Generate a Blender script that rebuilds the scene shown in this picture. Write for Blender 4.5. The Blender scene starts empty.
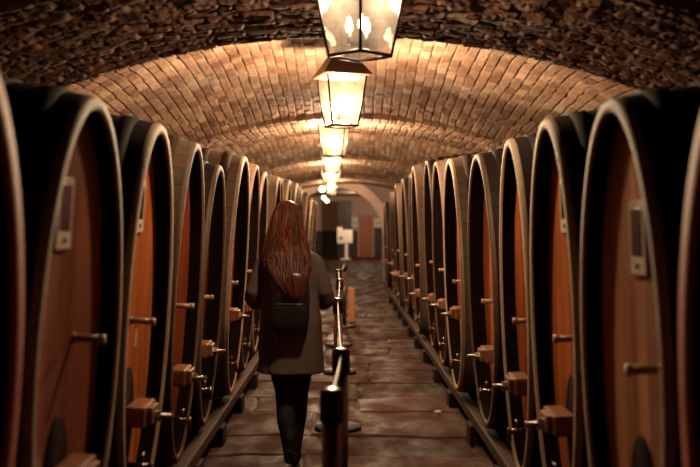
import bpy, bmesh, math, random
import numpy as np
from mathutils import Vector, Matrix
random.seed(7)
RNG = np.random.default_rng(11)
PI = math.pi
SC = bpy.context.scene
COL = SC.collection

# ------------------------------------------------------------------ helpers
class MB:
    """collects geometry for ONE mesh object"""
    def __init__(self):
        self.v = []; self.f = []; self.uv = []; self.smooth = []
    def add(self, verts, faces, uvs=None, smooth=True):
        o = len(self.v)
        self.v += [tuple(p) for p in verts]
        self.uv += list(uvs) if uvs is not None else [(0.0, 0.0)] * len(verts)
        for f in faces:
            self.f.append([o + i for i in f]); self.smooth.append(smooth)
    def box(self, c, s, bev=0.0, rot=None, smooth=False):
        bm = bmesh.new()
        bmesh.ops.create_cube(bm, size=1.0)
        for v in bm.verts:
            v.co = Vector((v.co.x * s[0], v.co.y * s[1], v.co.z * s[2]))
        if bev > 0:
            bmesh.ops.bevel(bm, geom=list(bm.edges), offset=bev, segments=2, affect='EDGES', profile=0.6)
        m = (rot.to_4x4() if rot is not None else Matrix.Identity(4))
        bm.verts.index_update()
        vs = [m @ v.co + Vector(c) for v in bm.verts]
        fs = [[v.index for v in f.verts] for f in bm.faces]
        bm.free()
        self.add(vs, fs, smooth=smooth)
    def rings(self, rings, cap=True, uvs=None, closed_ring=True, smooth=True):
        """loft between equal-length rings of points"""
        n = len(rings[0]); vs = []; u = []
        for k, r in enumerate(rings):
            vs += list(r)
            u += (uvs[k] if uvs else [(i / n, k) for i in range(n)])
        fs = []
        for k in range(len(rings) - 1):
            for i in range(n if closed_ring else n - 1):
                j = (i + 1) % n
                fs.append([k*n+i, k*n+j, (k+1)*n+j, (k+1)*n+i])
        if cap:
            fs.append([i for i in range(n)][::-1])
            fs.append([(len(rings)-1)*n + i for i in range(n)])
        self.add(vs, fs, u, smooth)
    def tube(self, pts, rad, n=12, cap=True, smooth=True):
        pts = [Vector(p) for p in pts]
        if not isinstance(rad, (list, tuple)): rad = [rad] * len(pts)
        rings = []
        t0 = (pts[1] - pts[0]).normalized()
        up = Vector((0, 0, 1)) if abs(t0.z) < .9 else Vector((1, 0, 0))
        a = t0.cross(up).normalized()
        for k, p in enumerate(pts):
            if k == 0: t = t0
            elif k == len(pts) - 1: t = (pts[k] - pts[k-1]).normalized()
            else: t = (pts[k+1] - pts[k-1]).normalized()
            a = (a - t * a.dot(t)).normalized(); b = t.cross(a)
            rings.append([p + (a * math.cos(2*PI*i/n) + b * math.sin(2*PI*i/n)) * rad[k] for i in range(n)])
        self.rings(rings, cap, smooth=smooth)
    def lathe(self, prof, n=24, c=(0, 0, 0), smooth=True, cap=True):
        rings = [[(c[0] + r*math.cos(2*PI*i/n), c[1] + r*math.sin(2*PI*i/n), c[2] + z) for i in range(n)] for r, z in prof]
        self.rings(rings, cap, smooth=smooth)
    def build(self, name, mat=None, parent=None, kind=None):
        me = bpy.data.meshes.new(name)
        me.from_pydata(self.v, [], self.f)
        uvl = me.uv_layers.new(name='UVMap')
        li = np.empty(len(me.loops), dtype=np.int32); me.loops.foreach_get('vertex_index', li)
        uvl.data.foreach_set('uv', np.array(self.uv, dtype=np.float32)[li].ravel())
        me.polygons.foreach_set('use_smooth', self.smooth)
        bm = bmesh.new(); bm.from_mesh(me)
        bmesh.ops.recalc_face_normals(bm, faces=bm.faces)
        bm.to_mesh(me); bm.free()
        if mat: me.materials.append(mat)
        o = bpy.data.objects.new(name, me); COL.objects.link(o)
        if parent: o.parent = parent
        if kind: o['kind'] = kind
        return o

def tag(o, label, cat, group=None):
    o['label'] = label; o['category'] = cat
    if group: o['group'] = group
    return o
def thing(name, label, cat, loc=(0, 0, 0), rot=(0, 0, 0), group=None):
    o = bpy.data.objects.new(name, None); COL.objects.link(o)
    o.empty_display_size = .1
    o.location = loc; o.rotation_euler = rot
    return tag(o, label, cat, group)

# ------------------------------------------------------------------ materials
class N:
    def __init__(self, name):
        self.m = bpy.data.materials.new(name); self.m.use_nodes = True
        self.t = self.m.node_tree; self.t.nodes.clear()
        self.out = self.t.nodes.new('ShaderNodeOutputMaterial')
    def n(self, typ, **kw):
        nd = self.t.nodes.new(typ)
        for k, v in kw.items():
            if k.startswith('i_'):
                key = k[2:]; key = int(key) if key.isdigit() else key.replace('_', ' ')
                self.set(nd.inputs[key], v)
            else: setattr(nd, k, v)
        return nd
    def set(self, sock, v):
        if isinstance(v, bpy.types.NodeSocket): self.t.links.new(v, sock)
        elif isinstance(v, (tuple, list)) and sock.type == 'RGBA' and len(v) == 3: sock.default_value = (*v, 1)
        else: sock.default_value = v
    def math(self, op, a, b=0.0, c=None, clamp=False):
        nd = self.n('ShaderNodeMath', operation=op, use_clamp=clamp)
        self.set(nd.inputs[0], a); self.set(nd.inputs[1], b)
        if c is not None: self.set(nd.inputs[2], c)
        return nd.outputs[0]
    def mix(self, fac, a, b, blend='MIX'):
        nd = self.n('ShaderNodeMix', data_type='RGBA', blend_type=blend)
        self.set(nd.inputs[0], fac); self.set(nd.inputs[6], a); self.set(nd.inputs[7], b)
        return nd.outputs[2]
    def ramp(self, fac, stops):
        nd = self.n('ShaderNodeValToRGB'); self.set(nd.inputs[0], fac)
        e = nd.color_ramp.elements
        while len(e) < len(stops): e.new(.5)
        for k, (p, c) in enumerate(stops):
            e[k].position = p; e[k].color = (*c, 1) if len(c) == 3 else c
        return nd.outputs[0]
    def obj(self): return self.n('ShaderNodeTexCoord').outputs['Object']
    def uv(self): return self.n('ShaderNodeTexCoord').outputs['UV']
    def mapping(self, vec, scale=(1, 1, 1), loc=(0, 0, 0)):
        nd = self.n('ShaderNodeMapping'); self.set(nd.inputs[0], vec)
        self.set(nd.inputs[3], scale); self.set(nd.inputs[1], loc)
        return nd.outputs[0]
    def noise(self, vec, scale, detail=4, rough=.55):
        nd = self.n('ShaderNodeTexNoise'); self.set(nd.inputs['Vector'], vec)
        nd.inputs['Scale'].default_value = scale; nd.inputs['Detail'].default_value = detail
        nd.inputs['Roughness'].default_value = rough
        return nd.outputs[0]
    def bump(self, h, strength=.3, dist=.01):
        nd = self.n('ShaderNodeBump'); self.set(nd.inputs['Height'], h)
        nd.inputs['Strength'].default_value = strength; nd.inputs['Distance'].default_value = dist
        return nd.outputs[0]
    def principled(self, col, rough=.6, metal=0.0, normal=None, spec=.5, **kw):
        p = self.n('ShaderNodeBsdfPrincipled')
        self.set(p.inputs['Base Color'], col); self.set(p.inputs['Roughness'], rough)
        self.set(p.inputs['Metallic'], metal); self.set(p.inputs['Specular IOR Level'], spec)
        if normal is not None: self.set(p.inputs['Normal'], normal)
        for k, v in kw.items(): self.set(p.inputs[k.replace('_', ' ')], v)
        self.t.links.new(p.outputs[0], self.out.inputs[0])
        return self.m

def mat_plain(name, col, rough=.6, metal=0.0, var=.25, scale=9, bump=.1, spec=.5):
    k = N(name); o = k.obj()
    nz = k.noise(o, scale, 5)
    c = k.mix(k.math('MULTIPLY', nz, 1.0), tuple(x*(1-var) for x in col), tuple(min(1, x*(1+var)) for x in col))
    r = k.math('ADD', k.math('MULTIPLY', nz, .25), rough - .12)
    return k.principled(c, r, metal, k.bump(k.noise(o, scale*6, 4), bump, .004), spec)

def mat_head(name, c1, c2, rough=.42):
    """vertical varnished boards of a cask head (boards run along local z)"""
    k = N(name); o = k.obj()
    sep = k.n('ShaderNodeSeparateXYZ'); k.set(sep.inputs[0], o)
    rnd = k.n('ShaderNodeObjectInfo').outputs['Random']
    b = k.math('DIVIDE', k.math('ADD', sep.outputs[1], k.math('MULTIPLY', rnd, .1)), .125)
    fr = k.math('FRACT', k.math('ADD', b, 50.0))
    idx = k.math('FLOOR', b)
    wn = k.n('ShaderNodeTexWhiteNoise', noise_dimensions='2D')
    cmb = k.n('ShaderNodeCombineXYZ'); k.set(cmb.inputs[0], idx); k.set(cmb.inputs[1], rnd)
    k.set(wn.inputs['Vector'], cmb.outputs[0])
    seam = k.math('SMOOTH_MIN', fr, k.math('SUBTRACT', 1.0, fr), .02)
    seamf = k.math('DIVIDE', seam, .03, clamp=True)
    off = k.n('ShaderNodeVectorMath', operation='ADD'); k.set(off.inputs[0], o); k.set(off.inputs[1], wn.outputs['Color'])
    grain = k.noise(k.mapping(off.outputs[0], (30, 30, 1.6)), 1.6, 6, .6)
    big = k.noise(k.mapping(off.outputs[0], (5, 5, 1.0)), 1.0, 3)
    f = k.math('ADD', k.math('MULTIPLY', k.math('SUBTRACT', grain, .25), 1.1), k.math('MULTIPLY', wn.outputs['Value'], .42))
    col = k.mix(f, c1, c2)
    stain = k.ramp(big, [(.38, (.5, .42, .4)), (.62, (1, 1, 1))])
    col = k.mix(.8, col, stain, 'MULTIPLY')
    col = k.mix(k.math('SUBTRACT', 1.0, seamf), col, (.012, .006, .004))
    h = k.math('ADD', k.math('MULTIPLY', seamf, 1.0), k.math('MULTIPLY', grain, .25))
    return k.principled(col, k.math('ADD', k.math('MULTIPLY', grain, .3), rough - .1), 0, k.bump(h, .35, .006), .45)

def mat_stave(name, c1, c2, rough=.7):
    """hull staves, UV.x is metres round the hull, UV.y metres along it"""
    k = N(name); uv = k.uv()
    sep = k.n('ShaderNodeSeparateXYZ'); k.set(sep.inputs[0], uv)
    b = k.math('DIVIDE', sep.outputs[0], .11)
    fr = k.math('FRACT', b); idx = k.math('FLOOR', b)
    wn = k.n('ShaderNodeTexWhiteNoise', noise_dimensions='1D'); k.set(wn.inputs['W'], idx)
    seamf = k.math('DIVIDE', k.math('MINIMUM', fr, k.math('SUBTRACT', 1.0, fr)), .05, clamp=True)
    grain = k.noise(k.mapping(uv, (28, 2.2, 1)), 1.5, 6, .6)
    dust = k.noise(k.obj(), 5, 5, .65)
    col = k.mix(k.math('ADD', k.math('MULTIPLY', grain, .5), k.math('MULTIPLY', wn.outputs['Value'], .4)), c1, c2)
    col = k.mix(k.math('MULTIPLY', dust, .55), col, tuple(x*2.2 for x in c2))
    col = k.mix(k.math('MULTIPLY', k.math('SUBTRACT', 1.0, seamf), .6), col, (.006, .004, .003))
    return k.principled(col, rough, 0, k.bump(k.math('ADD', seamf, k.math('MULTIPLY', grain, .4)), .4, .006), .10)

HEADS = {
 'mahogany': mat_head('mahogany_head_wood', (.26, .066, .030), (.56, .18, .085)),
 'red':    mat_head('red_brown_head_wood', (.13, .022, .009), (.32, .064, .025)),
 'orange': mat_head('orange_head_wood', (.37, .085, .018), (.74, .22, .052)),
 'brown':  mat_head('tan_brown_head_wood', (.48, .19, .095), (.88, .43, .23)),
 'amber':  mat_head('amber_head_wood', (.42, .14, .028), (.82, .33, .08)),
 'rust':   mat_head('rust_head_wood', (.25, .044, .012), (.50, .115, .034)),
}
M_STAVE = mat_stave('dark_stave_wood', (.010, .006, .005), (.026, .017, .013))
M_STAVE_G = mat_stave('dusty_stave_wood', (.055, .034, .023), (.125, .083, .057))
def mat_chime(name, c1, c2):
    k = N(name); o = k.obj()
    g = k.noise(o, 22, 6, .7)
    big = k.noise(o, 2.3, 3)
    c = k.mix(g, c1, c2)
    c = k.mix(k.math('MULTIPLY', k.ramp(big, [(.45, (0, 0, 0)), (.7, (1, 1, 1))]), .45), c, tuple(x*.4 for x in c1))
    return k.principled(c, .6, 0, k.bump(g, .4, .006), .4)
M_SHADEIN = mat_plain('shaded_inner_rim_wood', (.011, .006, .0045), .85, 0, .3, 20, .2, .03)  # near-black colour paints the shade inside the cask rim
M_CHIME = mat_chime('worn_tan_chime_wood', (.26, .165, .10), (.52, .37, .25))
M_CHIME_R = mat_chime('red_stained_chime_wood', (.36, .06, .03), (.60, .13, .065))
M_CHIME_D = mat_chime('brown_chime_wood', (.065, .032, .018), (.18, .098, .055))
M_HOOP = mat_plain('dull_iron_hoop', (.026, .021, .020), .7, .2, .5, 14, .35, .2)
M_HOOPR = mat_plain('rusty_brown_hoop', (.050, .032, .023), .75, .1, .5, 16, .4, .15)
M_FITTING = mat_plain('worn_fitting_wood', (.42, .25, .15), .45, 0, .35, 18, .2)
M_BLOCK = mat_plain('varnished_crossbar_wood', (.25, .10, .045), .32, 0, .35, 16, .2)
M_DOOR = mat_plain('dark_manhole_wood', (.030, .012, .007), .8, 0, .35, 14, .2, .1)
M_BRASS = mat_plain('aged_brass', (.20, .14, .085), .28, 1, .2, 20, .05)
M_STEEL = mat_plain('dull_steel_screw', (.36, .30, .26), .35, 1, .3, 20, .1)
M_PAPER = mat_plain('pale_plaque_board', (.80, .66, .50), .55, 0, .12, 20, .03)
M_PICT = None
def mat_picture():
    k = N('dark_plaque_photograph'); o = k.obj()
    f = k.noise(k.mapping(o, (9, 9, 7)), 2.2, 3)
    c = k.ramp(f, [(.45, (.010, .009, .010)), (.62, (.05, .045, .05)), (.75, (.26, .22, .2))])
    return k.principled(c, .25, 0)
M_PICT = mat_picture()
M_TAGP = mat_plain('white_paper_tag', (.75, .72, .66), .6, 0, .05, 20, .02)
M_TIMBER = mat_plain('dark_support_timber', (.026, .014, .009), .8, 0, .45, 11, .5, .08)
M_TIMBERB = mat_plain('brown_support_rail', (.050, .024, .013), .7, 0, .45, 9, .4, .1)
M_LAMPM = mat_plain('black_lantern_metal', (.030, .024, .02), .42, .7, .3, 20, .1)
M_COPPER = mat_plain('browned_lantern_roof', (.13, .082, .055), .5, .6, .4, 12, .25)
M_POLE = mat_plain('satin_bronze_post', (.20, .14, .13), .28, .85, .15, 12, .02)
M_CAP = mat_plain('glossy_black_post_head', (.012, .011, .012), .22, 0, .2, 12, .02)
M_BASE = mat_plain('black_post_base', (.016, .014, .014), .45, 0, .2, 12, .05)
M_BELT = mat_plain('grey_belt_webbing', (.12, .10, .09), .6, 0, .1, 60, .1)
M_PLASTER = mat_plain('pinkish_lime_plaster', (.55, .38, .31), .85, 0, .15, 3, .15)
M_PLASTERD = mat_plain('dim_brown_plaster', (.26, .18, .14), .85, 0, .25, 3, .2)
M_FARDOOR = mat_plain('orange_brown_door_wood', (.36, .105, .028), .5, 0, .2, 8, .1)
M_DARKWOOD = mat_plain('very_dark_wood', (.030, .015, .011), .55, 0, .3, 8, .15)
M_WHITE = mat_plain('white_board', (.80, .76, .72), .6, 0, .06, 10, .03)
M_ORANGE = mat_plain('orange_plastic', (.40, .12, .018), .4, 0, .12, 10, .03)

def mat_emit(name, col, s):
    k = N(name); e = k.n('ShaderNodeEmission'); k.set(e.inputs[0], col); e.inputs[1].default_value = s
    k.t.links.new(e.outputs[0], k.out.inputs[0]); return k.m
def mat_pane(name, tint, haze, hazecol):
    """thin old lantern glass: lets light through, a little dusty, a little gloss"""
    k = N(name); o = k.obj()
    tr = k.n('ShaderNodeBsdfTransparent'); k.set(tr.inputs[0], tint)
    tl = k.n('ShaderNodeBsdfTranslucent'); k.set(tl.inputs[0], hazecol)
    df = k.n('ShaderNodeBsdfDiffuse'); k.set(df.inputs[0], hazecol)
    a = k.n('ShaderNodeMixShader'); a.inputs[0].default_value = .25
    k.t.links.new(tl.outputs[0], a.inputs[1]); k.t.links.new(df.outputs[0], a.inputs[2])
    f = k.math('MULTIPLY', k.noise(o, 9, 4), haze*2, clamp=True)
    b = k.n('ShaderNodeMixShader'); k.set(b.inputs[0], f)
    k.t.links.new(tr.outputs[0], b.inputs[1]); k.t.links.new(a.outputs[0], b.inputs[2])
    gl = k.n('ShaderNodeBsdfGlossy'); gl.inputs['Roughness'].default_value = .08
    lw = k.n('ShaderNodeLayerWeight'); lw.inputs[0].default_value = .5
    ff = k.math('ADD', k.math('MULTIPLY', k.math('POWER', lw.outputs['Facing'], 5.0), .9), .035)
    c = k.n('ShaderNodeMixShader'); k.t.links.new(ff, c.inputs[0])
    k.t.links.new(b.outputs[0], c.inputs[1]); k.t.links.new(gl.outputs[0], c.inputs[2])
    k.t.links.new(c.outputs[0], k.out.inputs[0]); return k.m
M_PANE = mat_pane('warm_old_lantern_glass', (.97, .93, .86), .008, (.95, .80, .60))
M_PANE_G = mat_pane('dusty_lantern_glass', (.80, .76, .70), .02, (.60, .52, .45))
M_BULB = mat_emit('warm_bulb_glow', (1, .74, .44), 40)
M_BULB_DIM = mat_emit('dimmed_bulb_glow', (1, .80, .56), 42)
M_GLOBE = mat_emit('globe_lamp_glow', (1, .72, .42), 12)

# ------------------------------------------------------------------ hashes / noise for masonry
def h2(a, b, s=0):
    x = np.sin(a*127.1 + b*311.7 + s*74.7) * 43758.5453
    return x - np.floor(x)
def vnoise(x, y, s=0):
    xi = np.floor(x); yi = np.floor(y); fx = x-xi; fy = y-yi
    fx = fx*fx*(3-2*fx); fy = fy*fy*(3-2*fy)
    a = h2(xi, yi, s); b = h2(xi+1, yi, s); c = h2(xi, yi+1, s); d = h2(xi+1, yi+1, s)
    return (a*(1-fx)+b*fx)*(1-fy) + (c*(1-fx)+d*fx)*fy
def grid_mesh(name, X, Y, Z, mat, attrs=None, kind='structure', smooth=True, flip=False):
    ny, nx = X.shape
    co = np.stack([X, Y, Z], -1).reshape(-1, 3).astype(np.float32)
    idx = np.arange(ny*nx).reshape(ny, nx)
    q = np.stack([idx[:-1, :-1], idx[:-1, 1:], idx[1:, 1:], idx[1:, :-1]], -1).reshape(-1, 4)
    if flip: q = q[:, ::-1]
    me = bpy.data.meshes.new(name)
    me.vertices.add(len(co)); me.vertices.foreach_set('co', co.ravel())
    me.loops.add(q.size); me.loops.foreach_set('vertex_index', q.ravel().astype(np.int32))
    me.polygons.add(len(q))
    me.polygons.foreach_set('loop_start', np.arange(0, q.size, 4, dtype=np.int32))
    me.polygons.foreach_set('loop_total', np.full(len(q), 4, dtype=np.int32))
    me.update(calc_edges=True)
    me.polygons.foreach_set('use_smooth', np.full(len(q), smooth))
    for an, arr in (attrs or {}).items():
        at = me.attributes.new(an, 'FLOAT', 'POINT'); at.data.foreach_set('value', arr.ravel().astype(np.float32))
    me.materials.append(mat)
    o = bpy.data.objects.new(name, me); COL.objects.link(o); o['kind'] = kind
    return o

# ------------------------------------------------------------------ the brick vault
VR = 5.5; ZB = 2.83; HALF = 3.0
BANDS = [(-2.2, 0.0), (4.7, 6.6), (11.4, 13.2), (18.0, 19.8), (24.6, 28.6)]
def crown(y):
    """height of the vault's crown: flat cross-bands with domed bays between"""
    z = np.full_like(y, ZB)
    for (a0, a1), (b0, b1) in zip(BANDS[:-1], BANDS[1:]):
        t = np.clip((y - a1) / (b0 - a1), 0, 1)
        inside = (y > a1) & (y < b0)
        step = .035*np.clip((y-a1)/.05, 0, 1)*np.clip((b0-y)/.05, 0, 1)
        z = z + inside * (.37*np.sin(PI*t**.62) + step)
    return z
yv = np.concatenate([np.arange(-2.0, 3.6, .10), np.arange(3.6, 14.0, .016), np.arange(15.0, 28.3, .05)])
amax = math.asin(HALF / VR)
sv = np.linspace(-amax*VR, amax*VR, 680)
S, Y = np.meshgrid(sv, yv)
CW = .098; BL = .205
wob = (vnoise(S*2.0, Y*1.3, 3)-.5)*.03
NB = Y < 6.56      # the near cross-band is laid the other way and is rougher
cs = np.where(NB, (Y + wob)/.125, (S + wob) / CW)
ci = np.floor(cs); cf = cs - ci
wy = np.where(NB, S, Y + (vnoise(S*3, Y*3, 5)-.5)*.03)/BL + ci*.5 + h2(ci, ci*0, 9)*.22
bi = np.floor(wy); bf = wy - bi
dc = np.minimum(cf, 1-cf)*CW; db = np.minimum(bf, 1-bf)*BL
gapc = .0045 + .004*h2(ci, bi, 21)
jc = np.clip(dc/np.where(NB, gapc*2.2, gapc), 0, 1); jb = np.clip(db/np.where(NB, .014, .008), 0, 1)
joint = np.minimum(jc, np.where(NB, .2+.8*jb, .55+.45*jb))
relief = (joint-1)*np.where(NB, .022, .017)
RG = np.where(NB, 2.2, 1.05)
relief += RG*((h2(ci, ci*0, 1)-.5)*.004 + (h2(ci, bi, 1)-.5)*.007 + (h2(ci, bi, 2)-.5)*.024*(bf-.5) + (h2(ci, bi, 4)-.5)*.020*(cf-.5))
relief += RG*((vnoise(S*38, Y*38, 6)-.5)*.006 + (vnoise(S*90, Y*90, 8)-.5)*.003)
relief = relief * np.where(joint > .5, 1, 1)
TH = S / VR
cr = crown(Y)
fade = 1 - .35*(S/HALF)**2
zc = ZB + (cr - ZB)*fade
R = VR - relief                      # relief towards the room lowers the surface
ZV = zc - VR + (VR + relief*0 - 0)*np.cos(TH) - relief*np.cos(TH)*1.0
XV = VR*np.sin(TH)
def mat_vault():
    k = N('vault_brick')
    br = k.n('ShaderNodeAttribute', attribute_name='brick').outputs['Fac']
    jt = k.n('ShaderNodeAttribute', attribute_name='joint').outputs['Fac']
    o = k.obj()
    c = k.ramp(br, [(0, (.15, .078, .05)), (.3, (.29, .165, .105)), (.7, (.43, .27, .18)), (1, (.58, .43, .32))])
    rb = k.n('ShaderNodeAttribute', attribute_name='shaded_rubble').outputs['Fac']      # rough red brick of the near cross-band, its shade darkened into the colour
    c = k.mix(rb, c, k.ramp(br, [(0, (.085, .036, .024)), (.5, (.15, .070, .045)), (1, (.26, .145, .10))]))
    g = k.noise(o, 24, 5, .65)
    c = k.mix(.6, c, k.ramp(g, [(.3, (.62, .58, .56)), (.7, (1.15, 1.12, 1.1))]), 'MULTIPLY')
    lime = k.ramp(k.noise(k.mapping(o, (.55, 1.2, 1)), 1.5, 5, .6), [(.54, (0, 0, 0)), (.72, (1, 1, 1))])
    c = k.mix(k.math('MULTIPLY', lime, .5), c, (.50, .45, .37))
    damp = k.ramp(k.noise(k.mapping(o, (.4, .9, 1), (4, 7, 0)), 1.3, 4, .6), [(.40, (.55, .5, .48)), (.6, (1, 1, 1))])
    c = k.mix(.7, c, damp, 'MULTIPLY')
    c = k.mix(k.math('SUBTRACT', 1.0, k.math('POWER', jt, .6)), c, (.035, .022, .016))
    return k.principled(c, .85, 0, k.bump(k.noise(o, 70, 5, .7), .5, .008), .2)
M_VAULT = mat_vault()
grid_mesh('ceiling', XV, Y, ZV, M_VAULT, {'brick': .65*h2(ci, bi, 12)+.35*vnoise(S*1.1, Y*.8, 14), 'joint': joint, 'shaded_rubble': NB*1.0}, smooth=True)

# ------------------------------------------------------------------ stone floor
def slab_fields(X, Yy):
    # irregular cross courses of flagstones
    edges = [-2.5]; rr = random.Random(5)
    while edges[-1] < 60: edges.append(edges[-1] + rr.choice([.52, .74, .62, .95, .80, .45]))
    edges = np.array(edges)
    yw = Yy + (vnoise(X*1.5, Yy*.9, 31)-.5)*.24 + (vnoise(X*6, Yy*5, 37)-.5)*.03
    ri = np.clip(np.searchsorted(edges, yw) - 1, 0, len(edges)-2)
    ry0 = edges[ri]; ry1 = edges[ri+1]
    dy = np.minimum(yw-ry0, ry1-yw)
    ln = .75 + .8*h2(ri*1.0, ri*0.0, 41)
    xw = X + h2(ri*1.0, ri*0.0, 42)*1.3 + (vnoise(X*2, Yy*2, 33)-.5)*.08
    xi = np.floor(xw/ln); dx = np.minimum(xw-xi*ln, (xi+1)*ln-xw)
    d = np.minimum(dx, dy)
    gap = .009+.016*vnoise(X*3, Yy*3, 35)
    j = np.clip(d/gap, 0, 1)
    v = h2(ri*1.0, xi, 44)
    z = (j-1)*.024 + (v-.5)*.014 + (h2(ri*1.0, xi, 45)-.5)*.016*(yw-(ry0+ry1)/2) + (h2(ri*1.0, xi, 46)-.5)*.016*(xw-(xi+.5)*ln)
    z += (vnoise(X*5, Yy*5, 47)-.5)*.006 + (vnoise(X*22, Yy*22, 48)-.5)*.003 - .016
    return z, v, j
xs = np.concatenate([np.linspace(-3.0, -1.1, 12), np.linspace(-1.08, 1.08, 120), np.linspace(1.1, 3.0, 12)])
ys = np.concatenate([np.arange(-2.0, 5.4, .12), np.arange(5.4, 16, .018), np.arange(16, 30, .05), np.arange(30, 53.2, .15)])
XF, YF = np.meshgrid(xs, ys)
ZF, VF, JF = slab_fields(XF, YF)
def mat_floor():
    k = N('worn_flagstone')
    v = k.n('ShaderNodeAttribute', attribute_name='slab').outputs['Fac']
    j = k.n('ShaderNodeAttribute', attribute_name='joint').outputs['Fac']
    o = k.obj()
    c = k.ramp(v, [(0, (.040, .018, .012)), (.5, (.058, .027, .018)), (1, (.082, .042, .029))])
    g = k.noise(k.mapping(o, (1, .4, 1)), 4, 6, .65)
    c = k.mix(.75, c, k.ramp(g, [(.3, (.62, .58, .56)), (.7, (1.15, 1.12, 1.1))]), 'MULTIPLY')
    pale = k.ramp(k.noise(k.mapping(o, (3, 1.2, 1)), 1.7, 6, .7), [(.60, (0, 0, 0)), (.75, (1, 1, 1))])
    c = k.mix(k.math('MULTIPLY', pale, .10), c, (.15, .10, .075))
    c = k.mix(k.math('SUBTRACT', 1.0, j), c, (.02, .013, .01))
    wetn = k.noise(k.mapping(o, (2.2, 1.0, 1)), 1.4, 4, .6)
    wet = k.ramp(wetn, [(.36, (.52, .52, .52)), (.62, (.85, .85, .85))])
    return k.principled(c, wet, 0, k.bump(k.noise(o, 40, 6, .7), .4, .008), k.ramp(wetn, [(.30, (.10, .10, .10)), (.62, (.015, .015, .015))]))
grid_mesh('floor', XF, YF, ZF, mat_floor(), {'slab': VF, 'joint': JF})

# side walls and ends of the cellar (mostly behind the casks)
for nm, sx in (('wall_left', -1), ('wall_right', 1)):
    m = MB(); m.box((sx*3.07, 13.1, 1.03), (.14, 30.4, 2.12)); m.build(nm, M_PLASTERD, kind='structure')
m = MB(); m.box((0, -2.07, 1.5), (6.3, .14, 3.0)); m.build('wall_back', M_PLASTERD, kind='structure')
# far end: wall with a round arch, then the room beyond
AX, AZ, AR = -.35, 1.35, 1.38
def arch_wall(name, y0, y1, mat, r, xo, zo):
    m = MB(); n = 40
    inner = [(AX + r, 0.0)] + [(AX + r*math.cos(PI*i/n), AZ + r*math.sin(PI*i/n)) for i in range(n+1)] + [(AX - r, 0.0)]
    outer = [(xo, 0.0)] + [None]*(n+1) + [(-xo, 0.0)]
    for i in range(n+1):
        a = PI*i/n; c, s = math.cos(a), math.sin(a)
        t = min((xo - AX)/c if c > 1e-6 else 1e9, (-xo - AX)/c if c < -1e-6 else 1e9, (zo - AZ)/s if s > 1e-6 else 1e9)
        outer[i+1] = (AX + t*c, AZ + t*s)
    vs = []; 
    for y in (y0, y1):
        for p in inner: vs.append((p[0], y, p[1]))
        for p in outer: vs.append((p[0], y, p[1]))
    k = len(inner); fs = []
    for i in range(k-1):
        fs.append([i, i+1, k+i+1, k+i]); fs.append([2*k+i, 3*k+i, 3*k+i+1, 2*k+i+1]); fs.append([i, 2*k+i, 2*k+i+1, i+1])
    m.add(vs, fs, smooth=False)
    return m.build(name, mat, kind='structure')
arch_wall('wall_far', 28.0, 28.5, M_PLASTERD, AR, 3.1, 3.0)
# raised plaster band round the arch
m = MB(); n = 44; r0, r1 = AR + .005, AR + .27
rings = []
for i in range(n+1):
    a = PI*i/n; c, s = math.cos(a), math.sin(a)
    rings.append([(AX+r0*c, 27.93, AZ+r0*s), (AX+r1*c, 27.93, AZ+r1*s), (AX+r1*c, 28.02, AZ+r1*s), (AX+r0*c, 28.02, AZ+r0*s)])
m.rings(rings, smooth=False); m.build('trim_1', M_PLASTER, kind='structure')
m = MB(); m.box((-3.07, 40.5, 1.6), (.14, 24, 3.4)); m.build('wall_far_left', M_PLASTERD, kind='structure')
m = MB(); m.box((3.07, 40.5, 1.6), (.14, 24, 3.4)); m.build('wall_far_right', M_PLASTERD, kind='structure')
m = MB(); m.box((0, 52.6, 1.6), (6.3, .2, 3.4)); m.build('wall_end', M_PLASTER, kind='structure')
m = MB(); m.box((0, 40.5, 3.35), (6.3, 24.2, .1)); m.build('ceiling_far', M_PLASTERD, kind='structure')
m = MB(); m.box((-1.2, 52.47, .72), (3.6, .05, 1.44)); m.box((2.2, 52.47, .8), (1.5, .05, 1.6)); m.build('trim_2', M_DARKWOOD, kind='structure')

d = thing('door_1', 'orange-brown wooden door at the far end of the cellar', 'door', (1.02, 52.46, 0)); d['kind'] = 'structure'
m = MB(); m.box((0, -.03, 1.13), (.72, .05, 2.24), .01); m.box((0, -.06, 1.65), (.5, .02, .8), .008); m.box((0, -.06, .62), (.5, .02, .8), .008); m.build('door_leaf', M_FARDOOR, d)
m = MB(); m.box((-.40, -.03, 1.16), (.08, .08, 2.32), .008); m.box((.40, -.03, 1.16), (.08, .08, 2.32), .008); m.box((0, -.03, 2.30), (.88, .08, .09), .008); m.build('door_frame', M_PLASTER, d)
m = MB(); m.tube([(-.29, -.05, 1.05), (-.29, -.11, 1.05), (-.19, -.12, 1.05)], .012, 8); m.build('handle', M_STEEL, d)

def poster(lab, x, w, z0, z1):
    o = thing('wall_sign', lab, 'sign', (x, 52.49, z0))
    m = MB(); m.box((0, -.03, (z1-z0)/2), (w, .02, z1-z0), .004); m.build('board', M_WHITE, o)
    m = MB(); m.box((0, -.045, (z1-z0)/2), (w*.5, .008, (z1-z0)*.10)); m.build('dark_print', M_DARKWOOD, o)
poster('white notice board on the end wall left of the orange-brown door', .42, .36, 1.62, 2.16)
poster('white notice board on the end wall right of the orange-brown door', 1.68, .46, 1.62, 2.08)
o = thing('wooden_cabinet', 'tall dark brown cabinet behind the white information stand', 'cabinet', (-.13, 50.6, 0))
m = MB(); m.box((0, 0, 1.5), (.74, .5, 3.0), .015); m.build('carcass', M_DARKWOOD, o)
m = MB(); m.box((-.18, -.262, 1.5), (.34, .03, 2.8), .01); m.build('door', M_DARKWOOD, o)
m = MB(); m.box((.18, -.262, 1.5), (.34, .03, 2.8), .01); m.build('door', M_DARKWOOD, o)
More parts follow.
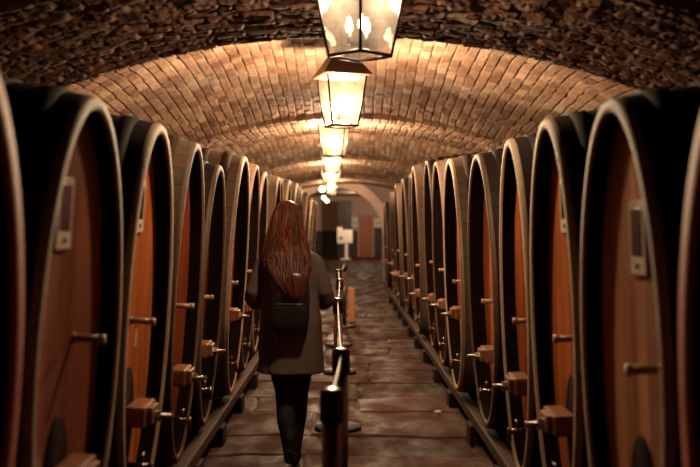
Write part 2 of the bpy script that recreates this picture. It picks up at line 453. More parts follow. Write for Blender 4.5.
o = thing('information_stand', 'white information stand on a pedestal at the end of the aisle', 'stand', (-.08, 48.5, 0))
m = MB(); m.box((0, 0, .03), (.5, .4, .06), .01); m.build('base', M_WHITE, o)
m = MB(); m.box((.05, 0, .42), (.16, .12, .76), .01); m.build('pedestal', M_WHITE, o)
m = MB(); m.box((-.28, 0, 1.22), (.26, .12, .82), .01); m.box((.1, .01, 1.16), (.5, .1, .66), .01); m.build('panel', M_WHITE, o)
m = MB(); m.box((-.22, -.07, 1.08), (.16, .03, .1)); m.build('slot', M_DARKWOOD, o)

# ------------------------------------------------------------------ casks
def ell(a, b, u, n=72, zc=0.0):
    return [(u, a*math.sin(2*PI*i/n), zc + b*math.cos(2*PI*i/n)) for i in range(n)]
def make_cask(side, X, y, zb, w, h, label, head='orange', chime='tan', hull='dark', tilt=2.0, L=1.22, rec=.065,
              plaque=True, zpl=1.56, zpeg=1.08, zblk=.72, tagp=False, detail=True, group=None, peglen=.12, pegv=0.0, plv=0.0, hoopm=None, c=.046):
    a, b = w/2, h/2; bulge = .06
    mchime = {'tan': M_CHIME, 'red': M_CHIME_R, 'brown': M_CHIME_D}[chime]
    mhull = M_STAVE if hull == 'dark' else M_STAVE_G
    root = thing('wine_cask', label, 'wine cask', (side*X, y, zb), (0, 0, 0 if side > 0 else PI), group)
    # tilt towards the aisle about the local base
    root.rotation_euler = (0, math.radians(-tilt) if side > 0 else math.radians(tilt), 0 if side > 0 else PI)
    if side < 0:
        root.rotation_mode = 'XYZ'
        root.matrix_world = Matrix.Translation((side*X, y, zb)) @ Matrix.Rotation(PI, 4, 'Z') @ Matrix.Rotation(math.radians(-tilt), 4, 'Y')
    zc = b
    n = 72
    def rad(u): 
        t = min(max(u/L, 0), 1); return 1 + bulge*4*t*(1-t)
    def ring(u, off=0.0): 
        k = rad(u); return ell(a*k + off, b*k + off, u, n, zc)
    per = 2*PI*math.sqrt((a*a+b*b)/2)
    # staves
    m = MB(); us = [.025 + (L-.025)*i/10 for i in range(11)]
    m.rings([ring(u) for u in us], False, [[(i/n*per, u) for i in range(n)] for u in us])
    m.f.append([len(m.v)-n+i for i in range(n)]); m.smooth.append(False)      # back end only, the front is open
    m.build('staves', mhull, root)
    # chime: the protruding rim of the staves
    m = MB()
    m.rings([ring(.026, .001), ring(.010, .001), ell(a-.006, b-.006, 0.0, n, zc), ell(a-c+.008, b-c+.008, 0.0, n, zc),
             ell(a-c, b-c, .010, n, zc)], False)
    m.build('chime', mchime, root)
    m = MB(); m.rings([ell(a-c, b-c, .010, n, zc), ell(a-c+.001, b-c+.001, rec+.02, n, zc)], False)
    m.build('croze', M_SHADEIN, root)
    # head (slightly dished)
    m = MB(); rr = []
    for f, dd in ((1.0, 0), (.8, .004), (.55, .008), (.3, .010), (.05, .011)):
        rr.append(ell((a-c+.003)*f, (b-c+.003)*f, rec + dd, n, zc))
    m.rings(rr, False); m.f.append([len(m.v)-n+i for i in range(n)]); m.smooth.append(True)
    m.build('head', HEADS[head], root)
    # hoops
    for k, u in enumerate((.13, .30, .52, L-.16)):
        hw = .03 if k else .036
        m = MB(); m.rings([ring(u-hw, -.002), ring(u-hw, .007), ring(u+hw, .007), ring(u+hw, -.002)], False)
        m.build('hoop', hoopm or (M_HOOPR if hull != 'dark' else M_HOOP), root)
    def headu(v, z):   # depth of the head surface
        return rec + .010*(1 - min(1, (v/a)**2 + ((z-zc)/b)**2))
    # peg
    z = zpeg - zb; u0 = headu(pegv, z)
    m = MB(); m.tube([(u0+.01, pegv, z), (u0-peglen, pegv, z)], .014, 10)
    m.tube([(u0-peglen+.008, pegv, z), (u0-peglen-.012, pegv, z)], .018, 10)
    m.tube([(u0+.004, pegv, z), (u0-.012, pegv, z)], .018, 10)
    m.build('peg', M_FITTING, root)
    if tagp:
        m = MB(); m.box((u0-.03, pegv, z-.075), (.004, .022, .075)); m.tube([(u0-.03, pegv, z-.01), (u0-.03, pegv, z-.05)], .0015, 5); m.build('paper_tag', M_TAGP, root)
    # manhole door, crossbar and screw
    zm = zblk - zb
    if detail:
        dw, dh = min(.14, a*.34), .25
        m = MB(); rr = []
        for f, dd in ((1.0, .012), (1.0, -.004), (.96, -.007), (.05, -.007)):
            rr.append([(headu(0, zm) + dd, dw*f*math.sin(2*PI*i/40), zm - .05 + dh*f*math.cos(2*PI*i/40)) for i in range(40)])
        m.rings(rr, True); m.build('manhole_door', M_DOOR, root)
    ub = headu(0, zm) - .02
    m = MB(); m.box((ub-.045, 0, zm), (.09, .25, .09), .012); m.box((ub-.10, 0, zm), (.03, .15, .075), .01)
    bar = m.build('crossbar', M_BLOCK, root)
    m = MB(); m.tube([(ub-.05, 0, zm-.01), (ub-.19, 0, zm-.01)], .013, 10); m.tube([(ub-.115, 0, zm-.01), (ub-.14, 0, zm-.01)], .026, 6, smooth=False)
    m.build('screw', M_STEEL, bar)
    # tap
    zt = .42 - zb + (.05 if h < 1.9 else .02)
    ut = rec + .005
    m = MB(); m.tube([(ut+.01, 0, zt), (ut-.13, 0, zt)], [.018, .013], 10); m.tube([(ut-.125, 0, zt+.02), (ut-.13, 0, zt-.06)], .012, 10)
    tp = m.build('tap', M_BRASS, root)
    m = MB(); m.tube([(ut-.085, 0, zt), (ut-.085, 0, zt+.05)], .008, 8); m.tube([(ut-.085, -.03, zt+.052), (ut-.085, .03, zt+.052)], .007, 8)
    m.build('tap_handle', M_BRASS, tp)
    # plaque
    if plaque:
        z = zpl - zb; u0 = headu(plv, z) - .004
        m = MB(); m.box((u0, plv, z), (.014, .165, .235), .003); pq = m.build('plaque', M_PAPER, root)
        m = MB(); m.box((u0-.0075, plv, z+.018), (.004, .108, .150), .001); m.build('photograph', M_PICT, pq)
        m = MB(); m.tube([(u0-.008, plv, z-.088), (u0-.012, plv, z-.088)], .009, 10); m.build('rivet', M_HOOP, pq)
    return root

ORD = ['first', 'second', 'third', 'fourth', 'fifth', 'sixth', 'seventh', 'eighth', 'ninth', 'tenth', 'eleventh', 'twelfth', 'thirteenth', 'fourteenth', 'fifteenth', 'sixteenth', 'seventeenth', 'eighteenth', 'nineteenth', 'twentieth']
ADJ = {'red': 'red-brown', 'orange': 'orange-brown', 'brown': 'tan-brown', 'amber': 'amber', 'mahogany': 'mahogany', 'rust': 'rust-red'}
# y, top z, width, head, chime, hull, tilt
RIGHT = [
 (2.06, 1.95, .98, 'red', 'red', 'dark'), (3.14, 1.95, .96, 'brown', 'tan', 'dark'), (4.15, 2.00, .90, 'orange', 'tan', 'dark'),
 (5.09, 2.00, .84, 'orange', 'tan', 'dark'), (6.36, 2.02, 1.20, 'orange', 'brown', 'dark'), (7.78, 2.09, 1.24, 'rust', 'tan', 'dusty'),
 (9.20, 2.17, 1.26, 'red', 'brown', 'dusty'), (10.60, 2.28, 1.26, 'rust', 'brown', 'dark'), (12.0, 2.31, 1.26, 'amber', 'brown', 'dusty'),
 (13.4, 2.30, 1.26, 'red', 'brown', 'dark'), (14.8, 2.30, 1.26, 'orange', 'brown', 'dark'), (16.2, 2.28, 1.26, 'amber', 'brown', 'dusty'),
 (17.7, 2.20, 1.28, 'amber', 'brown', 'dark'), (19.3, 2.26, 1.28, 'orange', 'brown', 'dusty'), (21.5, 2.12, 1.28, 'amber', 'brown', 'dark')]
LEFT = [
 (2.08, 2.00, 1.08, 'red', 'red', 'dark'), (3.24, 1.97, 1.04, 'mahogany', 'tan', 'dark'), (4.34, 2.00, .98, 'orange', 'tan', 'dark'),
 (5.39, 2.01, .92, 'rust', 'brown', 'dusty'), (6.40, 1.95, .96, 'red', 'brown', 'dark'), (7.62, 2.10, 1.18, 'rust', 'tan', 'dusty'),
 (8.9, 2.12, 1.18, 'red', 'brown', 'dusty'), (10.2, 2.13, 1.18, 'rust', 'tan', 'dark'), (11.5, 2.15, 1.18, 'red', 'brown', 'dusty'),
 (12.8, 2.20, 1.18, 'rust', 'brown', 'dark'), (14.1, 2.24, 1.2, 'red', 'tan', 'dusty'), (15.5, 2.26, 1.24, 'rust', 'brown', 'dark'),
 (16.95, 2.26, 1.26, 'orange', 'brown', 'dusty'), (18.5, 2.28, 1.28, 'rust', 'brown', 'dark'), (20.1, 2.28, 1.28, 'orange', 'brown', 'dark'),
 (21.7, 2.28, 1.28, 'rust', 'brown', 'dark'),
 (23.2, 2.26, 1.28, 'orange', 'tan', 'dark'), (24.7, 2.24, 1.28, 'red', 'brown', 'dusty'), (26.2, 2.22, 1.28, 'rust', 'tan', 'dark')]
for rowname, side, lst in (('right', 1, RIGHT), ('left', -1, LEFT)):
    for i, (y, top, w, hd, ch, hu) in enumerate(lst):
        zb = .235
        extra = {'tan': 'pale tan rim', 'red': 'reddish rim', 'brown': 'brown rim'}[ch]
        if i == 0: lab = f'nearest wine cask of the {rowname} row, cut by the frame edge, reddish rim'
        elif i == 1: lab = f'wine cask with {extra} and framed plaque, {ORD[i]} from camera in {rowname} row'
        elif i == len(lst)-1: lab = f'farthest wine cask of the {rowname} row, {ADJ[hd]} head'
        else: lab = f'oval wine cask with {ADJ[hd]} head and {extra}, {ORD[i]} from camera in {rowname} row'
        tilt = 3.5 if side < 0 else 2.0
        proud = (0.0 if side > 0 else .03) + ([0, .03, -.02, .04, .01, -.03][i % 6] if i > 4 else 0)
        zb_ = {(1, 1): .66, (1, 2): .71, (1, 3): .72, (1, 4): .71, (-1, 1): .71, (-1, 2): .71, (-1, 3): .72}.get((side, i), .74 + .04*(i*7 % 4))
        zp_ = {(1, 1): 1.11, (1, 2): 1.08, (1, 3): 1.06, (1, 4): 1.06, (-1, 1): 1.15, (-1, 2): 1.12, (-1, 3): 1.10}.get((side, i), 1.08 + .03*(i*5 % 4))
        pv_ = side*{(1, 1): -.24, (1, 2): -.17, (1, 3): -.12, (1, 4): -.05, (-1, 1): .13}.get((side, i), .02*((i*3) % 5 - 2))
        make_cask(side, .90 + proud, y, zb, w, top - zb, lab, hd, ch, hu, tilt, c=.085 if i == 0 else .046, rec=.068 if i < 2 else .08 if i < 4 else .105,
                  plaque=(1 <= i < 8), zpl=1.50 if (side > 0 and i == 1) else 1.58 if (side < 0 and i == 1) else 1.63, plv=side*(-.05 if (side, i) == (1, 1) else -.09 if (side, i) == (-1, 1) else 0), zpeg=zp_, zblk=zb_, peglen=.10, pegv=pv_,
                  tagp=(i in (2, 4)), detail=i < 10, group='oval wine casks of the %s row' % rowname)

# ------------------------------------------------------------------ timber under the casks
for side, nm in ((1, 'right'), (-1, 'left')):
    for k, (xx, lab) in enumerate(((.945, 'long brown timber rail under the fronts of the %s row of casks'), (1.90, 'long timber rail under the backs of the %s row of casks'))):
        m = MB(); m.box((side*xx, 12.7 + (1.0 if side < 0 else -1.2), .155), (.085, 22.4 + (4 if side < 0 else 0), .075), .01)
        tag(m.build('support_rail', M_TIMBERB if k == 0 else M_TIMBER), lab % nm, 'timber rail')
    lst = RIGHT if side > 0 else LEFT
    for i, c in enumerate(lst[:-1]):
        yb = (c[0] + lst[i+1][0]) / 2
        m = MB(); m.box((side*1.0, yb, .045), (.24, .22, .145), .012); m.box((side*1.07, yb, .20), (.13, .15, .18), .015)
        tag(m.build('support_block', M_TIMBER), f'dark timber block under the {ORD[i]} gap from camera of the {nm} cask row', 'timber block', 'timber blocks under the %s row' % nm)

# ------------------------------------------------------------------ lanterns
def make_lantern(x, y, zb, rot, label, pane, bulb, power, top_z, k_first=False):
    root = thing('hanging_lantern', label, 'lantern', (x, y, zb), (0, 0, rot), 'lanterns hung along the vault')
    b0, b1, H = .115, .175, .43
    def P(s, t, z): 
        k = b0 + (b1-b0)*z/H; return (s*k, t*k, z)
    m = MB(); r = .0085
    cs_ = [(-1, -1), (1, -1), (1, 1), (-1, 1)]
    for s, t in cs_: m.tube([P(s, t, 0), P(s, t, H)], r, 6)
    for i in range(4):
        a, b = cs_[i], cs_[(i+1) % 4]
        m.tube([P(*a, 0.0), P(*b, 0.0)], r*1.25, 6); m.tube([P(*a, H), P(*b, H)], r*1.25, 6)
    m.build('frame', M_LAMPM, root)
    for i in range(4):
        a, b = cs_[i], cs_[(i+1) % 4]; k = .975
        q = [P(a[0]*k, a[1]*k, .006), P(b[0]*k, b[1]*k, .006), P(b[0]*k, b[1]*k, H-.006), P(a[0]*k, a[1]*k, H-.006)]
        nrm = (Vector(q[1])-Vector(q[0])).cross(Vector(q[3])-Vector(q[0])).normalized()*.0012
        m = MB(); vs = [Vector(p)+nrm for p in q] + [Vector(p)-nrm for p in q]
        m.add(vs, [[0, 1, 2, 3], [7, 6, 5, 4], [0, 4, 5, 1], [1, 5, 6, 2], [2, 6, 7, 3], [3, 7, 4, 0]], smooth=False)
        m.build('glass_pane', pane, root)
    # bottom tray
    m = MB(); m.box((0, 0, .004), (b0*1.92, b0*1.92, .006)); m.build('bottom_pane', pane, root)
    # hood
    sq = lambda k, z: [(-k, -k, z), (k, -k, z), (k, k, z), (-k, k, z)]
    m = MB(); m.rings([sq(.196, H-.004), sq(.212, H+.004), sq(.210, H+.016), sq(.150, H+.105), sq(.092, H+.205), sq(.072, H+.212)], True, smooth=False)
    hood = m.build('hood', M_COPPER, root)
    m = MB(); m.lathe([(.055, H+.208), (.05, H+.23), (.066, H+.235), (.02, H+.25), (.012, H+.26)], 16); m.build('vent_cap', M_COPPER, hood)
    m = MB(); m.tube([(0, 0, H+.23), (0, 0, top_z - zb)], .007, 8); m.tube([(0, 0, top_z-zb-.03), (0, 0, top_z-zb+.02)], .035, 14); m.build('hanging_rod', M_LAMPM, root)
    # candle cluster
    m = MB(); m.tube([(0, 0, .01), (0, 0, .06)], .012, 8); m.box((0, 0, .06), (.12, .012, .01)); m.box((0, 0, .06), (.012, .12, .01))
    pos = [(.05, .0), (-.035, .045), (-.035, -.045)]
    for px, py in pos: m.tube([(px, py, .06), (px, py, .12)], .013, 10)
    m.build('candle_holder', M_LAMPM, root)
    for px, py in pos:
        m = MB(); m.lathe([(.006, .118), (.016, .135), (.019, .155), (.014, .18), (.004, .205)], 12, (px, py, 0)); m.build('bulb', bulb, root)
    li = bpy.data.lights.new('lantern_light', 'POINT'); li.energy = power; li.color = (1, .77, .54); li.shadow_soft_size = .07
    lo = bpy.data.objects.new('lantern_light', li); COL.objects.link(lo); lo.location = (x, y, zb + (.385 if k_first else .19))
    return root
VPX = 347.0
LPX = [360, 341.5, 334, 331.5, 331, 331, 331, 331]
for k in range(7):
    d = 5.05 + 3.47*k
    zt = float(crown(np.array([d]))[0]) + .02
    x = (LPX[k]-VPX)*d/972
    lab = ['nearest lantern at the top edge of the picture, dusty grey panes', 'second lantern from the camera, glowing panes under a dark hood'][k] if k < 2 else \
          f'glowing glass lantern, {ORD[k]} from the camera along the vault'
    make_lantern(x, d, 2.43, [math.radians(45), math.radians(17), math.radians(-10), .1, .3, .0, .2, .1][k], lab,
                 M_PANE_G if k == 0 else M_PANE, M_BULB_DIM if k == 0 else M_BULB, [290, 400, 380, 320, 260, 220, 200][k], zt, k == 0)

for i, (x, y, r) in enumerate([(-.60, 23.6, .07), (-.72, 30.2, .06), (-.69, 33.5, .06)]):
    zz = 2.50
    lab = ['small round pendant globe lamp over the end of the left cask row', 'small globe lamp just beyond the far arch, the nearer of two', 'small globe lamp beyond the far arch, the farther of two'][i]
    o = thing('globe_pendant', lab, 'lamp', (x, y, zz), group='globe pendant lamps')
    m = MB(); m.lathe([(r*math.sin(PI*q/12)+.0005, -r*math.cos(PI*q/12)) for q in range(13)], 20); m.build('globe', M_GLOBE, o)
    top = 3.30 if y > 28 else float(crown(np.array([y]))[0]) - .03
    m = MB(); m.tube([(0, 0, r*.9), (0, 0, top-zz)], .006, 8); m.tube([(0, 0, top-zz-.03), (0, 0, top-zz+.02)], .03, 12); m.build('cord', M_LAMPM, o)
def point(x, y, z, e, r=.05, col=(1, .71, .45)):
    li = bpy.data.lights.new('far_room_light', 'POINT'); li.energy = e; li.color = col; li.shadow_soft_size = r
    lo = bpy.data.objects.new('far_room_light', li); COL.objects.link(lo); lo.location = (x, y, z)
point(-.72, 30.2, 2.38, 120); point(-.69, 33.5, 2.38, 120)
# lamp added to light the end room, in front of the end wall
o = thing('added_lamp', 'ceiling lamp added to light the room beyond the arch', 'lamp', (.9, 47.0, 3.1))
m = MB(); m.lathe([(.02, .0), (.09, .03), (.1, .09), (.06, .13)], 18); m.build('shade', M_GLOBE, o)
m = MB(); m.lathe([(.07, .125), (.07, .2)], 18); m.build('mount', M_LAMPM, o)
point(.9, 47.0, 2.95, 300, .1)

# ------------------------------------------------------------------ belt barrier posts down the aisle
POSTS = [(-.052, 3.24, 'nearest black-topped barrier post at the bottom edge of the picture'), (-.027, 4.33, 'second barrier post from the camera, close behind the nearest one'),
         (-.070, 7.47, 'third barrier post from the camera, beside the woman\'s right arm'), (-.078, 10.4, 'fourth barrier post from the camera'),
         (-.108, 12.8, 'fifth barrier post from the camera'), (-.040, 15.2, 'farthest barrier post down the aisle')]
for i, (x, y, lab) in enumerate(POSTS):
    o = thing('barrier_post', lab, 'barrier post', (x, y, 0), group='belt barrier posts')
    m = MB(); m.lathe([(.178, -.006), (.18, .012), (.172, .022), (.05, .034), (.03, .036)], 40); m.build('base', M_BASE, o)
    m = MB(); m.lathe([(.033, .03), (.033, .90)], 24); m.build('pole', M_POLE, o)
    m = MB(); m.lathe([(.036, .885), (.041, .892), (.041, .985), (.037, .996), (.02, 1.0)], 28); hd = m.build('head', M_CAP, o)
    m = MB(); m.box((0, -.040, .945), (.05, .012, .07), .003); m.build('belt_clip', M_CAP, hd)
    m = MB(); m.box((0, .040, .945), (.05, .012, .07), .003); m.build('belt_slot', M_CAP, hd)
    if i < len(POSTS)-1:
        x1, y1 = POSTS[i+1][0] - x, POSTS[i+1][1] - y
        m = MB(); n = 14; rr = []
        for q in range(n+1):
            t = q/n; px = x1*t; py = .04 + (y1-.08)*t; sag = -.03*math.sin(PI*t)*min(1, y1/3); tw = .0045
            rr.append([(px-tw, py, .925+sag), (px+tw, py, .925+sag), (px+tw, py, .972+sag), (px-tw, py, .972+sag)])
        m.rings(rr, True, smooth=False); m.build('belt', M_BELT, o)
o = thing('floor_sign', 'narrow orange floor sign standing in the aisle behind the barrier posts', 'sign', (.07, 16.0, 0))
m = MB(); m.box((0, -.04, .285), (.10, .015, .56), .004, Matrix.Rotation(-.1, 3, 'X')); m.build('front_panel', M_ORANGE, o)
m = MB(); m.box((0, .06, .285), (.10, .015, .56), .004, Matrix.Rotation(.1, 3, 'X')); m.build('rear_panel', M_ORANGE, o)

m = MB(); rr = []
for zz, k in ((-.004, .5), (.004, 1.0), (.014, .8), (.020, .2)):
    rr.append([(.035*k*math.cos(2*PI*i/11)*random.uniform(.6, 1.2), .022*k*math.sin(2*PI*i/11)*random.uniform(.6, 1.2), zz + random.uniform(-.002, .003)) for i in range(11)])
m.rings(rr, True, smooth=False); o = m.build('paper_scrap', M_TAGP); o.location = (.76, 8.13, -.006)
tag(o, 'small crumpled white scrap lying on the flagstones near the right cask row', 'scrap')

# ------------------------------------------------------------------ the woman
WX, WY = -.37, 6.25
def mat_hair():
    k = N('auburn_hair'); uv = k.uv()
    st = k.noise(k.mapping(uv, (150, 3.0, 1)), 1.0, 5, .6)
    c = k.ramp(st, [(.30, (.010, .003, .0015)), (.52, (.070, .016, .005)), (.74, (.27, .072, .020))])
    return k.principled(c, .42, 0, k.bump(st, .8, .01), .22)
M_HAIR = mat_hair()
M_COAT = mat_plain('grey_brown_wool', (.115, .083, .076), .9, 0, .2, 40, .4, .15)
M_SKIN = mat_plain('skin', (.62, .36, .26), .5, 0, .06, 30, .05)
M_TIGHTS = mat_plain('black_tights', (.010, .009, .010), .7, 0, .2, 60, .1, .3)
M_BOOT = mat_plain('black_boot_leather', (.010, .009, .009), .65, 0, .2, 30, .1, .15)
M_BAG = mat_plain('black_bag_leather', (.010, .008, .008), .38, 0, .3, 30, .15)
M_FLAP = mat_plain('copper_brown_flap_leather', (.06, .018, .012), .32, .1, .3, 25, .2)
M_ZIP = mat_plain('bag_zip_metal', (.5, .38, .3), .3, 1, .1, 30, .02)
M_EYE = mat_plain('eye_white', (.7, .68, .65), .2, 0, .02, 10, 0)

def skin_mesh(verts, edges, radii, root=0, sub=1):
    me = bpy.data.meshes.new('tmp'); me.from_pydata(verts, edges, []); ob = bpy.data.objects.new('tmp', me); COL.objects.link(ob)
    md = ob.modifiers.new('s', 'SKIN'); md.use_smooth_shade = True
    for i, r in enumerate(radii):
        r = r if isinstance(r, tuple) else (r, r)
        me.skin_vertices[0].data[i].radius = r
        me.skin_vertices[0].data[i].use_root = (i == root)
    if sub: ob.modifiers.new('u', 'SUBSURF').levels = sub; ob.modifiers['u'].render_levels = sub
    dg = bpy.context.evaluated_depsgraph_get(); dg.update()
    ev = ob.evaluated_get(dg); em = bpy.data.meshes.new_from_object(ev)
    vs = [tuple(v.co) for v in em.vertices]; fs = [list(p.vertices) for p in em.polygons]
    bpy.data.objects.remove(ob); bpy.data.meshes.remove(em)
    return vs, fs
def remeshed(mb, name, mat, parent, vox=.008, smooth=6):
    o = mb.build(name, mat, parent)
    md = o.modifiers.new('r', 'REMESH'); md.mode = 'VOXEL'; md.voxel_size = vox; md.use_smooth_shade = True
    s = o.modifiers.new('sm', 'SMOOTH'); s.iterations = smooth; s.factor = .5
    par = o.parent; o.parent = None
    dg = bpy.context.evaluated_depsgraph_get(); dg.update()
    em = bpy.data.meshes.new_from_object(o.evaluated_get(dg))
    o.modifiers.clear(); old = o.data; o.data = em; em.name = name; bpy.data.meshes.remove(old)
    em.materials.clear(); em.materials.append(mat)
    o.parent = par
    return o

W = thing('person', 'woman with long auburn hair, grey-brown coat and black tights walking away down the aisle', 'person', (WX, WY, 0))
# body skeleton
V = []; E = []; RD = []
def J(p, r, par=None):
    V.append(p); RD.append(r)
    if par is not None: E.append((par, len(V)-1))
    return len(V)-1
pel = J((0, 0, .90), (.15, .10))
spn = J((0, 0, 1.10), (.125, .09), pel)
ch = J((0, .0, 1.27), (.15, .10), spn)
nk0 = J((-.005, .005, 1.40), .06, ch)
nk = J((-.012, .02, 1.48), .052, nk0)
hd0 = J((-.015, .03, 1.58), .07, nk)
for s in (-1, 1):
    sh = J((s*.135, .0, 1.34), .050, ch)
    el = J((s*.232, .0, 1.095), .042, sh)
    wr = J((s*.19, .21, 1.03), .028, el)
    hip = J((s*.075, .0, .84), .09, pel)
    if s > 0: kn = J((.055, .09, .48), .058, hip); ca = J((.045, .10, .33), .055, kn); an = J((.03, .10, .09), .034, ca); toe = J((.045, .24, .03), .030, an)
    else:     kn = J((-.030, .05, .48), .058, hip); ca = J((-.022, -.01, .33), .055, kn); an = J((.005, -.08, .12), .034, ca); toe = J((.0, .05, .03), .030, an)
mb = MB(); vs, fs = skin_mesh(V, E, RD, pel, 2); mb.add(vs, fs)
# head
def uvs(c, r, n=20, mth=14):
    rings = []
    for q in range(mth+1):
        a = PI*(q+.02)/(mth+.04); rings.append([(c[0]+r[0]*math.sin(a)*math.cos(2*PI*i/n), c[1]+r[1]*math.sin(a)*math.sin(2*PI*i/n), c[2]-r[2]*math.cos(a)) for i in range(n)])
    return rings
HC = Vector((-.015, .035, 1.60))
mb.rings(uvs(HC, (.074, .095, .112)), True)
mb.rings(uvs(HC + Vector((0, .045, -.055)), (.052, .05, .058)), True)          # jaw
mb.tube([HC + Vector((0, .088, .012)), HC + Vector((0, .108, -.030)), HC + Vector((0, .090, -.038))], [.010, .014, .012], 8)  # nose
mb.tube([HC + Vector((-.022, .090, -.062)), HC + Vector((0, .097, -.062)), HC + Vector((.022, .090, -.062))], .007, 8)        # lips
for s in (-1, 1):
    mb.rings(uvs(HC + Vector((s*.076, -.005, -.01)), (.010, .020, .030), 12, 8), True)   # ears
    # hand: palm, four fingers, thumb; loosely curled in front of the body
    wr = Vector((s*.19, .21, 1.03)); dr = Vector((-s*.42, .90, -.10)).normalized()
    sd = Vector((s*.15, .10, 1)).normalized(); sd = (sd - dr*sd.dot(dr)).normalized(); pn = dr.cross(sd)*(1 if s > 0 else -1)
    pc = wr + dr*.055
    ring = []
    for t, wd, th in ((-.05, .024, .020), (-.02, .034, .017), (.02, .041, .015), (.045, .040, .012)):
        ring.append([pc + dr*t + sd*(wd*math.cos(2*PI*i/12)) + pn*(th*math.sin(2*PI*i/12)) for i in range(12)])
    mb.rings(ring, True)
    for q, (off, ln) in enumerate(((.031, .068), (.010, .078), (-.011, .072), (-.031, .056))):
        b0 = pc + dr*.035 + sd*off; p1 = b0 + dr*(ln*.45); p2 = p1 + (dr*.72 - pn*.69)*(ln*.35); p3 = p2 + (dr*.25 - pn*.97)*(ln*.28)
        mb.tube([b0, p1, p2, p3], [.0095, .009, .0085, .007], 8)
    t0 = pc - dr*.025 + sd*.028; t1 = t0 + (dr*.5 + sd*.75 - pn*.3).normalized()*.036; t2 = t1 + (dr*.85 + sd*.35 - pn*.4).normalized()*.030
    mb.tube([t0, t1, t2], [.013, .0105, .008], 8)
body = remeshed(mb, 'body', M_SKIN, W, .006, 3)
for s in (-1, 1):
    m = MB(); m.rings(uvs(HC + Vector((s*.030, .083, .005)), (.012, .010, .009), 12, 8), True); m.build('eye', M_EYE, W)
# tights
m = MB()
for s in (-1, 1):
    if s > 0: pts = [(.078, 0, .90), (.075, .02, .78), (.066, .06, .62), (.056, .09, .48), (.053, .095, .40), (.047, .098, .31), (.038, .10, .18), (.03, .10, .08)]
    else:     pts = [(-.078, 0, .90), (-.070, .01, .78), (-.050, .035, .62), (-.032, .05, .48), (-.028, .02, .40), (-.020, -.015, .31), (-.006, -.05, .20), (.005, -.08, .11)]
    m.tube(pts, [.105, .100, .083, .065, .060, .061, .047, .040], 20)
remeshed(m, 'tights', M_TIGHTS, W, .008, 4)
for s in (-1, 1):
    an = Vector((.03, .10, .0)) if s > 0 else Vector((.005, -.075, .0))
    lift = 0.0 if s > 0 else .055
    m = MB(); rr = []
    for (dy, z0, wd, ht) in ((-.075, .0, .028, .075), (-.055, 0, .034, .085), (0, .0, .036, .085), (.06, .0, .040, .062), (.12, .0, .042, .045), (.165, .0, .030, .034), (.185, .004, .010, .020)):
        lf = lift*max(0, (.14-dy)/.2)
        rr.append([(an.x + wd*math.cos(2*PI*i/16), an.y + dy, max(z0, z0 + ht*.5 + ht*.55*math.sin(2*PI*i/16)) - .008 + lf + .008) for i in range(16)])
    m.rings(rr, True)
    m.tube([(an.x, an.y-.02, .06+lift), (an.x, an.y-.02+.0, .14+lift), (an.x + (.008 if s > 0 else -.008), an.y + (.0 if s > 0 else .02), .24)], [.043, .044, .052], 18)
    remeshed(m, 'boot', M_BOOT, W, .006, 3)
# coat
m = MB(); rr = []; n = 48
for z, cx, cy, rx, ry in ((.610, .01, .01, .213, .155), (.66, .01, .01, .211, .152), (.80, .008, .005, .205, .145), (.95, .006, 0, .200, .138), (1.05, .004, 0, .185, .125), (1.14, .002, 0, .172, .115),
                          (1.24, 0, 0, .178, .118), (1.32, 0, 0, .182, .115), (1.365, 0, 0, .172, .100), (1.40, -.004, .002, .130, .085), (1.425, -.006, .006, .085, .072), (1.45, -.010, .012, .068, .066)):
    rr.append([(cx + rx*math.copysign(abs(math.cos(2*PI*i/n))**.85, math.cos(2*PI*i/n)) * (1 + (.012 if z < 1.0 else 0)*math.sin(9*2*PI*i/n)),
                cy + ry*math.copysign(abs(math.sin(2*PI*i/n))**.85, math.sin(2*PI*i/n)) * (1 + (.03 if z < 1.0 else 0)*math.sin(7*2*PI*i/n+1)), z) for i in range(n)])
m.rings(rr, True)
for s in (-1, 1):
    m.tube([(s*.125, 0, 1.345), (s*.165, 0, 1.315), (s*.200, -.005, 1.22), (s*.230, -.010, 1.125), (s*.238, .015, 1.085), (s*.232, .09, 1.06), (s*.205, .165, 1.04)],
           [.050, .054, .054, .053, .055, .052, .047], 20)
remeshed(m, 'coat', M_COAT, W, .009, 5)
# hair: a shaped fall plus many separate locks running over it
prof = [(1.715, -.018, .030, .030, .040), (1.695, -.018, .028, .058, .075), (1.65, -.018, .022, .082, .108), (1.60, -.018, .012, .095, .122), (1.54, -.020, -.002, .107, .122), (1.48, -.022, -.020, .122, .112),
        (1.42, -.020, -.042, .138, .100), (1.34, -.016, -.078, .148, .098), (1.27, -.006, -.115, .140, .105), (1.20, .008, -.155, .112, .100), (1.14, .024, -.180, .080, .085), (1.10, .036, -.195, .050, .065), (1.07, .045, -.20, .015, .03)]
def hair_pt(z, th, k=1.0):
    for q in range(len(prof)-1):
        if prof[q][0] >= z >= prof[q+1][0]:
            t = (prof[q][0]-z)/(prof[q][0]-prof[q+1][0]); break
    else: t, q = (1, len(prof)-2) if z < 1.2 else (0, 0)
    A, B = prof[q], prof[q+1]; L_ = [A[j]*(1-t)+B[j]*t for j in range(5)]
    return (L_[1] + L_[3]*k*math.cos(th), L_[2] + L_[4]*k*math.sin(th), z)
m = MB(); n = 96; rr = []; uu = []
zs = [1.715 - .0005] + [1.71 - i*.0135 for i in range(48)]
zs = [z for z in zs if z > 1.07]
ph = [random.random()*6.28 for _ in range(6)]
for z in zs:
    row = []
    for i in range(n):
        th = 2*PI*i/n
        k = 1 + (.018*math.sin(23*th+ph[0]+3*z) + .014*math.sin(37*th+ph[1]-4*z) + .03*math.sin(7*th+ph[2]+6*z))*min(1, (1.72-z)*6)
        row.append(hair_pt(z, th, k))
    rr.append(row); uu.append([(i/n, z) for i in range(n)])
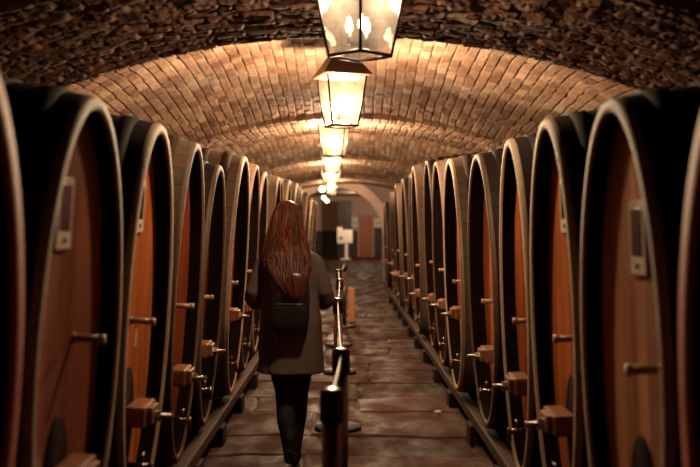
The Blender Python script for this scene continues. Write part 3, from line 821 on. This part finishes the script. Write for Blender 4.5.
m.rings(rr, True, uu)
for q in range(150):
    th = PI + random.random()*PI if random.random() < .85 else random.random()*2*PI
    z0 = random.uniform(1.45, 1.70); z1 = random.uniform(1.06, 1.22); pts = []; kk = random.uniform(1.0, 1.05)
    for s in range(9):
        z = z0 + (z1-z0)*s/8; zz = max(z, 1.085); p = hair_pt(zz, th + .12*math.sin(s*.9+q), kk)
        pts.append((p[0], p[1], z))
    w0 = random.uniform(.003, .007)
    o0 = len(m.v); m.tube(pts, [w0*.6, w0, w0, w0, w0, w0, w0*.8, w0*.6, .001], 6)
    for j in range(o0, len(m.v)): m.uv[j] = (q*.137 % 1, m.v[j][2])
m.build('hair', M_HAIR, W)

# backpack worn on her back
BP = thing('backpack', 'small black leather backpack with brown flap on the woman\'s back', 'backpack', (WX + .012, WY - .170, .885))
def rbox(m, c, s, p=4.0, n=48, q=14):
    rr = []
    for j in range(q+1):
        a = PI*(j+.04)/(q+.08); zz = -math.copysign(abs(math.cos(a))**(2/p), math.cos(a)); k = abs(math.sin(a))**(2/p)
        rr.append([(c[0] + s[0]*k*math.copysign(abs(math.cos(2*PI*i/n))**(2/p), math.cos(2*PI*i/n)), c[1] + s[1]*k*math.copysign(abs(math.sin(2*PI*i/n))**(2/p), math.sin(2*PI*i/n)), c[2] + s[2]*zz) for i in range(n)])
    m.rings(rr, True)
m = MB(); rbox(m, (0, 0, .19), (.125, .06, .19)); m.build('bag_body', M_BAG, BP)
m = MB(); rbox(m, (.008, -.025, .28), (.100, .048, .105), 3.0); m.build('flap', M_FLAP, BP)
m = MB(); rbox(m, (.0, -.052, .10), (.110, .026, .085), 4.0); m.build('front_pocket', M_BAG, BP)
m = MB(); m.box((.005, -.078, .182), (.17, .006, .007), .002); m.build('zip', M_ZIP, BP)
for s in (-1, 1):
    m = MB(); m.tube([(s*.07, .03, .35), (s*.085, .07, .46), (s*.09, .14, .525), (s*.095, .26, .49), (s*.10, .325, .40), (s*.11, .31, .28), (s*.14, .22, .16), (s*.12, .06, .07)], .011, 8); m.build('strap', M_BAG, BP)
m = MB(); m.tube([(-.085, -.03, .03), (-.09, -.04, -.06), (-.085, -.03, -.12)], [.006, .006, .008], 8); m.build('strap_end', M_BAG, BP)

# ------------------------------------------------------------------ camera, world, colour
cam = bpy.data.cameras.new('camera'); co = bpy.data.objects.new('camera', cam); COL.objects.link(co)
co.location = (0, 0, 1.53); co.rotation_euler = (PI/2, 0, 0)
cam.sensor_width = 36; cam.lens = 972*36/700
cam.shift_x = 3/700; cam.shift_y = -4.5/700
cam.clip_start = .05
cam.dof.use_dof = True; cam.dof.focus_distance = 7.2; cam.dof.aperture_fstop = 1.8
SC.camera = co
w = bpy.data.worlds.new('world'); SC.world = w; w.use_nodes = True
w.node_tree.nodes['Background'].inputs[0].default_value = (0, 0, 0, 1)
SC.view_settings.view_transform = 'Standard'; SC.view_settings.look = 'None'; SC.view_settings.gamma = 1
SC.view_settings.use_curve_mapping = False
SC.view_settings.exposure = 0.0
SC.cycles.use_denoising = True
SC.cycles.max_bounces = 6; SC.cycles.diffuse_bounces = 2; SC.cycles.transparent_max_bounces = 24
SC.cycles.sample_clamp_indirect = 4.0
